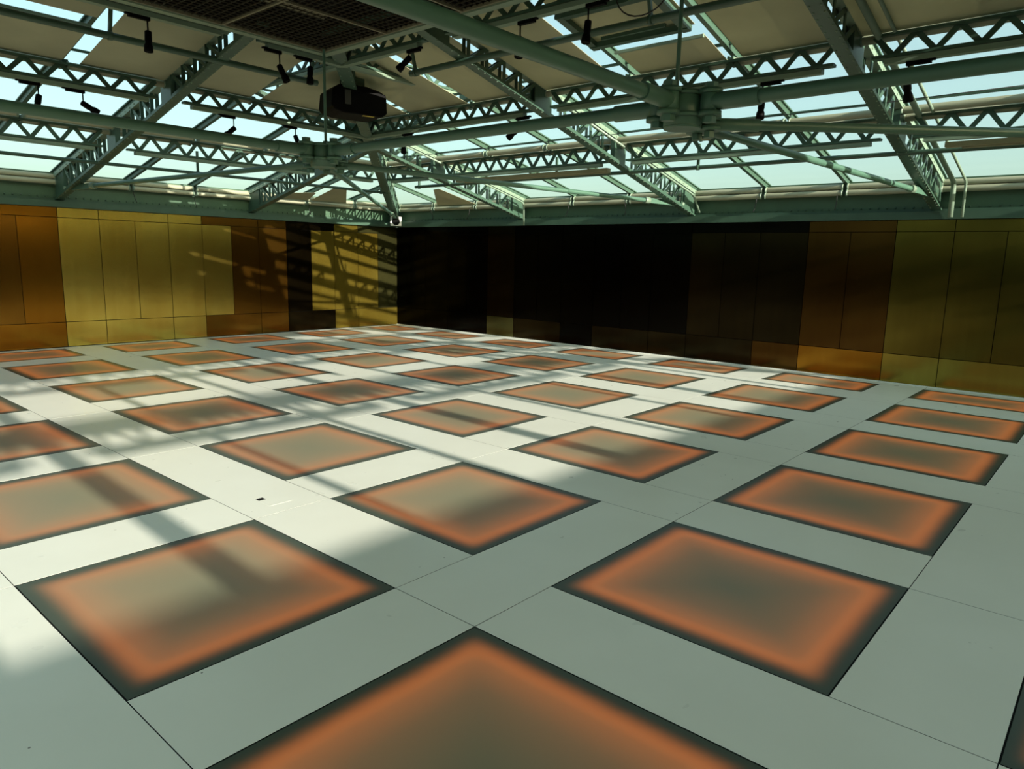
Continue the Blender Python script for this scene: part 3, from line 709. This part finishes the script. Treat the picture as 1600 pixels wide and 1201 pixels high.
# ------------------------------------------------------------------ spotlights on track adapters
def lathe(prof, seg=16):
    bm = bmesh.new(); rings = []
    for x, r in prof: rings.append([bm.verts.new((r * math.cos(2 * math.pi * k / seg), r * math.sin(2 * math.pi * k / seg), -x)) for k in range(seg)])
    for a, b in zip(rings, rings[1:]):
        for k in range(seg):
            f = bm.faces.new((a[k], a[(k + 1) % seg], b[(k + 1) % seg], b[k])); f.smooth = True
    bm.faces.new(rings[0]); bm.faces.new(rings[-1][::-1])
    bmesh.ops.recalc_face_normals(bm, faces=bm.faces)
    me = bpy.data.meshes.new('lamp_body'); bm.to_mesh(me); bm.free(); me.materials.append(BLACK); return me
LAMP = lathe([(0, 0.018), (0.01, 0.034), (0.11, 0.036), (0.135, 0.031), (0.17, 0.043), (0.235, 0.045), (0.24, 0.038), (0.228, 0.034)])
def spot(S, tp, s, stem, tilt, yaw, label, ext=1):
    z0 = zb(tp) + 0.002; P = S.P
    t = thing('spotlight', P(s, tp, z0), label, 'spotlight', 'black track spotlights under the purlins')
    a = S.A()
    ta = beam('track_adapter', P(s - 0.10, tp, z0 - 0.020), P(s + 0.09, tp, z0 - 0.020), 0.04, 0.036, BLACK, t)
    under(beam('adapter_step', P(s - 0.13, tp, z0 - 0.010), P(s - 0.10, tp, z0 - 0.010), 0.036, 0.018, BLACK, t), ta)
    q = P(s + 0.07, tp, z0 - 0.036); e = q + Vector((0, 0, -stem))
    tube('stem', q, e, 0.007, BLACK, t)
    M = Matrix.Translation(e) @ Matrix.Rotation(yaw, 4, 'Z') @ Matrix.Rotation(tilt, 4, 'Y') @ Matrix.Diagonal((0.9, 0.9, 0.8, 1)) @ Matrix.Translation((0, 0, 0.03))
    place('lamp_body', LAMP, M, t)
SP = [(SL, TC, 2.18, 0.11, 0.03, 0, 'black spotlight pointing straight down before the left mesh edge'),
      (SL, TA, 1.76, 0.11, 0.25, 0.3, 'black spotlight at far left, nearest the picture edge'),
      (SL, TA, 2.19, 0.11, 1.0, 2.6, 'black spotlight at left, steeply tilted'),
      (SL, TA, 3.95, 0.12, 0.85, -0.6, 'black spotlight between the two left rafters, tilted right'),
      (SL, TC, 3.55, 0.13, 0.45, 2.4, 'black spotlight under upper left purlin, tilted left'),
      (SL, TC, 3.93, 0.07, 0.05, 0, 'black spotlight under upper left purlin beside the pipe end'),
      (SL, TA, 4.85, 0.10, 0.35, 2.6, 'small black spotlight just above the far hub tube'),
      (SR, TC, 5.385, 0.05, 0.75, -0.7, 'black spotlight right of the projector, tilted right'),
      (SR, TC, 3.84, 0.12, 0.1, 0, 'black spotlight partly behind the overhead green tube'),
      (SR, TC, 3.08, 0.12, 0.15, 0, 'black spotlight at top centre beside a bright roof gap'),
      (SR, TA, 7.49, 0.07, 0.05, 0, 'small black spotlight just right of the corner hip rafter'),
      (SR, TA, 5.33, 0.11, 0.85, -0.7, 'black spotlight against bright glass left of second right rafter'),
      (SR, TA, 2.23, 0.14, 0.1, 0, 'black spotlight behind the tubes right of the green hub'),
      (SR, TA, 0.97, 0.13, 0.2, 2.4, 'black spotlight at right, hanging against bright glass')]
for a in SP: spot(*a)

# ------------------------------------------------------------------ projector under the hip rafter
pc = Vector((5.05, 7.26, 3.52))
t = thing('projector', pc + Vector((0, 0, -0.19)), 'bulky black projector hung under the hip rafter', 'projector')
vd = (pc - CAM); vd.z = 0; vd.normalize(); sd = Vector((vd.y, -vd.x, 0))
axis = (sd * 0.93 + vd * 0.37).normalized(); bk = Vector((-axis.y, axis.x, 0))
def oriented(lx, ly, lz): return pc + axis * lx + bk * ly + Vector((0, 0, lz))
bm = bmesh.new()
prof = [(-0.37, -0.10), (-0.35, 0.10), (-0.26, 0.165), (0.10, 0.175), (0.27, 0.14), (0.36, 0.10), (0.37, -0.12), (0.30, -0.17), (-0.20, -0.17), (-0.33, -0.14)]
A0 = [bm.verts.new(axis * x + bk * -0.24 + Vector((0, 0, z)) - Vector((0, 0, -0.19))) for x, z in prof]
A1 = [bm.verts.new(axis * x + bk * 0.24 + Vector((0, 0, z)) - Vector((0, 0, -0.19))) for x, z in prof]
bm.faces.new(A0); bm.faces.new(A1[::-1])
for i in range(len(prof)): bm.faces.new((A0[i], A0[(i + 1) % len(prof)], A1[(i + 1) % len(prof)], A1[i]))
bmesh.ops.bevel(bm, geom=[e for e in bm.edges], offset=0.012, segments=1, affect='EDGES')
o = new_mesh('body', bm, BLACK, None); o.parent = t
M, L = frame(oriented(-0.20, -0.245, 0.02), oriented(-0.12, -0.245, 0.02))
place('control_panel', unit('box', mat('dark_grey', (0.03, 0.03, 0.025), 0.5)), M @ Matrix.Diagonal((0.08, 0.012, 0.17, 1)), t)
beam('yellow_strip', oriented(0.05, -0.2, -0.172), oriented(0.2, -0.2, -0.172), 0.05, 0.006, YELLOW, t)
M2, L = frame(oriented(0.0, 0, 0.17), oriented(0.0, 0, 0.30))
beam('mount', oriented(0.02, 0, 0.17), oriented(0.02, 0, 0.30), 0.20, 0.18, GREEN, t)
tube('lens', oriented(0.12, 0.24, 0.0), oriented(0.12, 0.32, 0.0), 0.07, BLACK, t)
hd = tube('handle', oriented(-0.16, -0.12, 0.19), oriented(0.02, -0.12, 0.19), 0.012, BLACK, t)
for q in (-0.16, 0.02): under(beam('handle_post', oriented(q, -0.12, 0.16), oriented(q, -0.12, 0.19), 0.02, 0.02, BLACK, t), hd)
sweep('cable', round_path([oriented(-0.15, 0, 0.16), oriented(-0.17, 0, 0.26), oriented(-0.08, 0, 0.38), oriented(0.03, 0, 0.42)], 0.05), 0.008, CABLE).parent = None
cb = bpy.data.objects[-1] if False else None
for o in list(bpy.data.objects):
    if o.name == 'cable' and o.parent is None: o.location = -wloc(t); o.parent = t

# ------------------------------------------------------------------ speaker box in the corner
c = Vector((9.93, 12.27, 2.365))
t = thing('corner_speaker', c - Vector((0, 0, 0.105)), 'small white box with round black opening in the corner', 'speaker')
vd = (CAM - c); vd.z = 0; vd.normalize(); sd = Vector((-vd.y, vd.x, 0))
beam('housing', c - sd * 0.125, c + sd * 0.125, 0.14, 0.20, WHITEP, t)
tube('opening', c + vd * 0.066, c + vd * 0.076, 0.088, DARK, t)

# ------------------------------------------------------------------ bent pipes and conduits down the rafters
def rafter_pipe(S, s, t0, t1, zoff, zend, r, m, label, tdrop=-0.02):
    P = S.P
    pts = round_path([P(s, t0, zr(t0) + zoff), P(s, t1, zr(t1) + zoff), P(s, t1 + tdrop, zend)], 0.09)
    o = sweep('bent_pipe', pts, r, m); tag(o, label, 'pipe', 'bent pipes beside rafters')
rafter_pipe(SR, 1.30, 5.4, 0.16, -0.06, ZW + 0.02, 0.032, PALE, 'thick bent pipe beside the large right rafter')
rafter_pipe(SR, 1.17, 5.4, 0.14, -0.05, ZW + 0.02, 0.017, PALE, 'thin bent pipe beside the large right rafter')
rafter_pipe(SR, 8.50, 3.6, 0.20, -0.10, ZW + 0.0, 0.016, PALE, 'thin bent pipe beside the right rafter nearest the corner')
rafter_pipe(SR, 4.88, 3.6, 0.30, -0.12, ZW + 0.17, 0.016, PALE, 'thin conduit along the second right rafter', -0.25)

# ------------------------------------------------------------------ loose cables at the eaves and a stay wire
def droop(S, s, ds, label, n):
    P = S.P; pts = [P(s, 0.06, 2.60), P(s + ds * 0.3, 0.05, 2.54), P(s + ds * 0.7, 0.06, 2.46), P(s + ds, 0.10, 2.39)]
    o = sweep('loose_cable', pts, 0.006, CABLE, seg=6); tag(o, label, 'cable', 'loose cables at the eaves')
for n, (s, ds) in enumerate(((11.30, -0.12), (10.10, 0.04), (7.52, 0.05), (6.30, -0.03), (3.94, 0.02), (2.76, 0.0))):
    droop(SR, s, ds, 'thin black cable drooping from the right eave, %s from the corner' % ORD[n], n)
for n, (s, ds) in enumerate(((8.95, -0.04), (7.78, 0.02), (5.38, 0.03), (4.33, 0.04))):
    droop(SL, s, ds, 'thin black cable drooping from the left eave, %s from the corner' % ORD[n], n)
o = sweep('stay_wire', [(7.16, 9.4, 3.20), (7.16, 5.2, 3.195), (7.16, 2.4, 3.20), (7.16, -0.6, 3.24)], 0.004, CABLE, seg=6)
tag(o, 'thin dark wire stretched along the right slope', 'wire')
o = sweep('hanging_cable', [(4.40, 2.60 + 0.25 * math.cos(a) * -1, 3.74 - 0.20 * math.sin(a)) for a in [math.pi * k / 12 for k in range(13)]], 0.006, CABLE, seg=6)
tag(o, 'thin looped cable hanging at top centre', 'cable')
